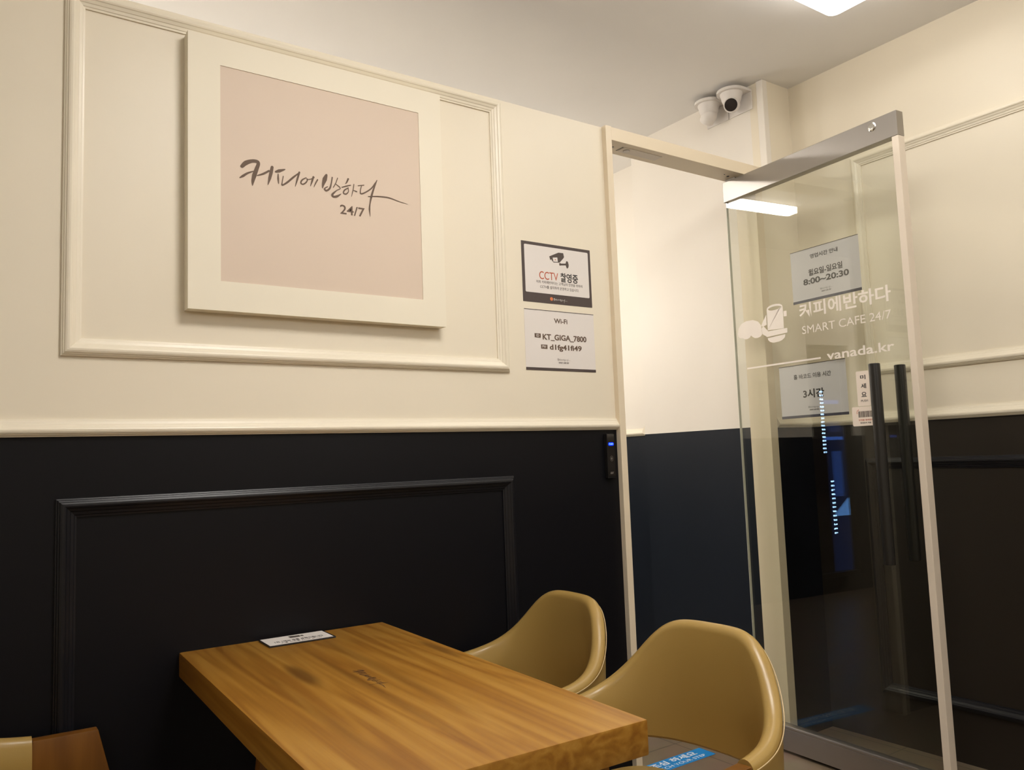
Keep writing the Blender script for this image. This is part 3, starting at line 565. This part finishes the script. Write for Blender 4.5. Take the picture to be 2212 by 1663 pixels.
# small framed card lying at the back edge
card = empty('notice_card', (.732, 2.052, TH), math.radians(-1.6)); tag(card, 'small white notice card in a dark frame, lying on the table against the wall', 'card')
bm = bmesh.new(); box(bm, (-.0855, -.0465, 0), (.0855, .0465, .004), bev=.001); bmo('card_frame', bm, DARKP, card)
bm = bmesh.new(); box(bm, (-.0820, -.0430, .0038), (.0800, .0445, .0046)); bmo('card_sheet', bm, PAPER, card)
FCx = Frame((0, 0, .0046), (1, 0, 0), (0, 1, 0), (0, 0, 1))
flat_text('lettering', '1인 1메뉴 주문 부탁드립니다', FCx, -.062, .062, -.022, -.006, INKD, card, 0, .0004)
flat_text('lettering', '이용 시간은 3시간 입니다', FCx, -.050, .054, -.034, -.027, INK, card, 0, .0004)
bm = bmesh.new(); poly(bm, FCx, [(-.014, .012), (.012, .012), (.014, .030), (-.014, .032)], .0005, .0003); poly(bm, FCx, [(.015, .016), (.022, .014), (.022, .028), (.015, .026)], .0005, .0003); bmo('pictogram', bm, INK, card)
# ---------------------------------------------------------------- chairs
W_, L_, E_, ZB_, ZA_, U0_, P_ = .2445, .2291, .8197, .7779, .5948, .2036, 4.585
ZBOT = .508
def rim_path():
    half = []
    N = 40
    for i in range(N + 1):
        ph = math.pi / 2 * i / N; half.append((-L_ * math.cos(ph) ** E_, W_ * math.sin(ph) ** E_ if i else 0.0))
    s = 0; out = []
    for i, p in enumerate(half):
        if i: s += math.dist(p, half[i - 1])
        out.append((p[0], p[1], ZA_ + (ZB_ - ZA_) / (1 + (s / U0_) ** P_)))
    # thin out crowded points
    keep = [out[0]]
    for p in out[1:]:
        if math.dist(p[:2], keep[-1][:2]) > .006: keep.append(p)
    if keep[-1] != out[-1]: keep[-1] = out[-1]
    return [(x, -y, z) for x, y, z in keep[::-1]] + keep[1:]
def build_chair():
    root = empty('armchair')
    path = rim_path(); n = len(path); T = .036; r = T / 2; bm = bmesh.new(); rings = []; pipe = []
    for i, (x, y, zt) in enumerate(path):
        a = Vector(path[max(i - 1, 0)][:2]); b = Vector(path[min(i + 1, n - 1)][:2]); t = (b - a).normalized(); nrm = Vector((-t.y, t.x))
        if nrm.dot(Vector((x + .02, y))) < 0: nrm = -nrm
        sec = []
        K = 5
        for k in range(K + 1): z = ZBOT + .006 + (zt - r - ZBOT - .006) * k / K; sec.append((r - .002 * (1 - k / K), z))
        for k in range(1, 8): q = math.pi * k / 8; sec.append((r * math.cos(q), zt - r + r * math.sin(q)))
        for k in range(K + 1): z = zt - r + (ZBOT + .006 - zt + r) * k / K; sec.append((-r - .006 * math.sin(math.pi * k / K), z))
        sec += [(-r + .006, ZBOT), (r - .008, ZBOT)]
        ring = []
        for d, z in sec:
            tp = 1 - .035 * (ZB_ - z) / .27
            ring.append(bm.verts.new(((x * tp + nrm.x * d), (y * (1 - .012 * (ZB_ - z) / .27) + nrm.y * d), z)))
        rings.append(ring); z = zt - r * .9; pipe.append((x + nrm.x * (r + .0004), y + nrm.y * (r + .0004), z))
    m = len(rings[0])
    for a, b in zip(rings, rings[1:]):
        for k in range(m): bm.faces.new((a[k], a[(k + 1) % m], b[(k + 1) % m], b[k]))
    bm.faces.new(rings[0]); bm.faces.new(rings[-1][::-1])
    bmo('backrest_shell', bm, LEATHER, root, True)
    bm = bmesh.new(); tube(bm, pipe, .0011, 6); bmo('piping', bm, PIPING, root, True)
    # seat cushion
    bm = bmesh.new(); out = []
    for k in range(48):
        a = 2 * math.pi * k / 48; ca, sa = math.cos(a), math.sin(a)
        out.append((-.005 + .185 * math.copysign(abs(ca) ** .55, ca), .205 * math.copysign(abs(sa) ** .55, sa)))
    lv = [(.90, .395), (.98, .400), (1, .412), (1, .432), (.975, .445), (.90, .452), (.6, .456), (.2, .457)]
    rr = [[bm.verts.new((x * s_, y * s_, z)) for x, y in out] for s_, z in lv]
    for a, b in zip(rr, rr[1:]):
        for k in range(48): bm.faces.new((a[k], a[(k + 1) % 48], b[(k + 1) % 48], b[k]))
    bm.faces.new(rr[0][::-1]); bm.faces.new(rr[-1]); bmo('seat', bm, LEATHER, root, True)
    bm = bmesh.new()
    for a, b in (((-.15, -.229, .35), (.15, -.205, .398)), ((-.15, .205, .35), (.15, .229, .398)), ((.125, -.205, .35), (.15, .205, .398)), ((-.15, -.205, .35), (-.125, .205, .398))): box(bm, a, b, bev=.002)
    bmo('seat_frame', bm, EDGE_W, root, True)
    for sy in (-1, 1):      # broad wooden arm ends that run down into the front legs
        bm = bmesh.new(); y = sy * W_
        pts = [(.001, y, .596), (.127, y, .594), (.151, y, .497), (.163, y, .43), (.186, y, 0), (.152, y, 0), (.122, y, .33), (.085, y, .385), (-.03, y, .40), (-.028, y, .45), (-.018, y, .505)]
        prism(bm, [(a, b - .015, c) for a, b, c in pts], (0, .030, 0), bev=.003); bmo('front_leg', bm, EDGE_W, root, True)
        bm = bmesh.new()
        pts = [(-.155, y * .86, .40), (-.115, y * .86, .40), (-.185, y * .95, 0), (-.212, y * .95, 0)]
        prism(bm, [(a, b - .013, c) for a, b, c in pts], (0, .026, 0), bev=.003); bmo('rear_leg', bm, EDGE_W, root, True)
    return root
def place(root, x, y, rz, label):
    root.location = (x, y, 0); root.rotation_euler = (0, 0, rz); tag(root, label, 'chair', 'beige armchairs around the table'); return root
def dup(root):
    r_ = root.copy(); C.objects.link(r_)
    for ch in list(root.children): c = ch.copy(); C.objects.link(c); c.parent = r_
    return r_
ch = place(build_chair(), 1.1702, 1.2536, math.pi + .0538, 'beige leatherette armchair nearest the doorway, closer to the viewer')
place(dup(ch), 1.2148, 1.8225, math.pi - .0624, 'beige leatherette armchair right of the table, against the navy wall')
place(dup(ch), .1510, 1.8255, 0.0, 'beige armchair left of the table, only one wooden arm end showing')
# ---------------------------------------------------------------- floor sticker beyond the doorway
fs = empty('floor_sticker', (1.96, 2.222, 0)); tag(fs, 'blue floor sticker strip with white lettering across the doorway', 'sticker')
FF = Frame((0, 0, .0002), (1, 0, 0), (0, 1, 0), (0, 0, 1))
bm = bmesh.new(); poly(bm, FF, rrect(1.965, 2.437, 2.222, 2.306, .002, 2), .0008, .0006); add(fs, bmo('sticker_sheet', bm, BLUEV))
nt_text(fs, '발 밑 조심 하세요', FF, 2.035, 2.385, 2.262, 2.298, WHITEV, .0012, .02)
nt_text(fs, 'WATCH YOUR STEP', FF, 2.11, 2.40, 2.234, 2.252, WHITEV, .0012)
bm = bmesh.new(); box(bm, (HX - .05, HY - .06, 0), (HX + .06, HY + .02, .006), bev=.002); child_in(fr_root, bmo('floor_pivot', bm, STEEL_D))
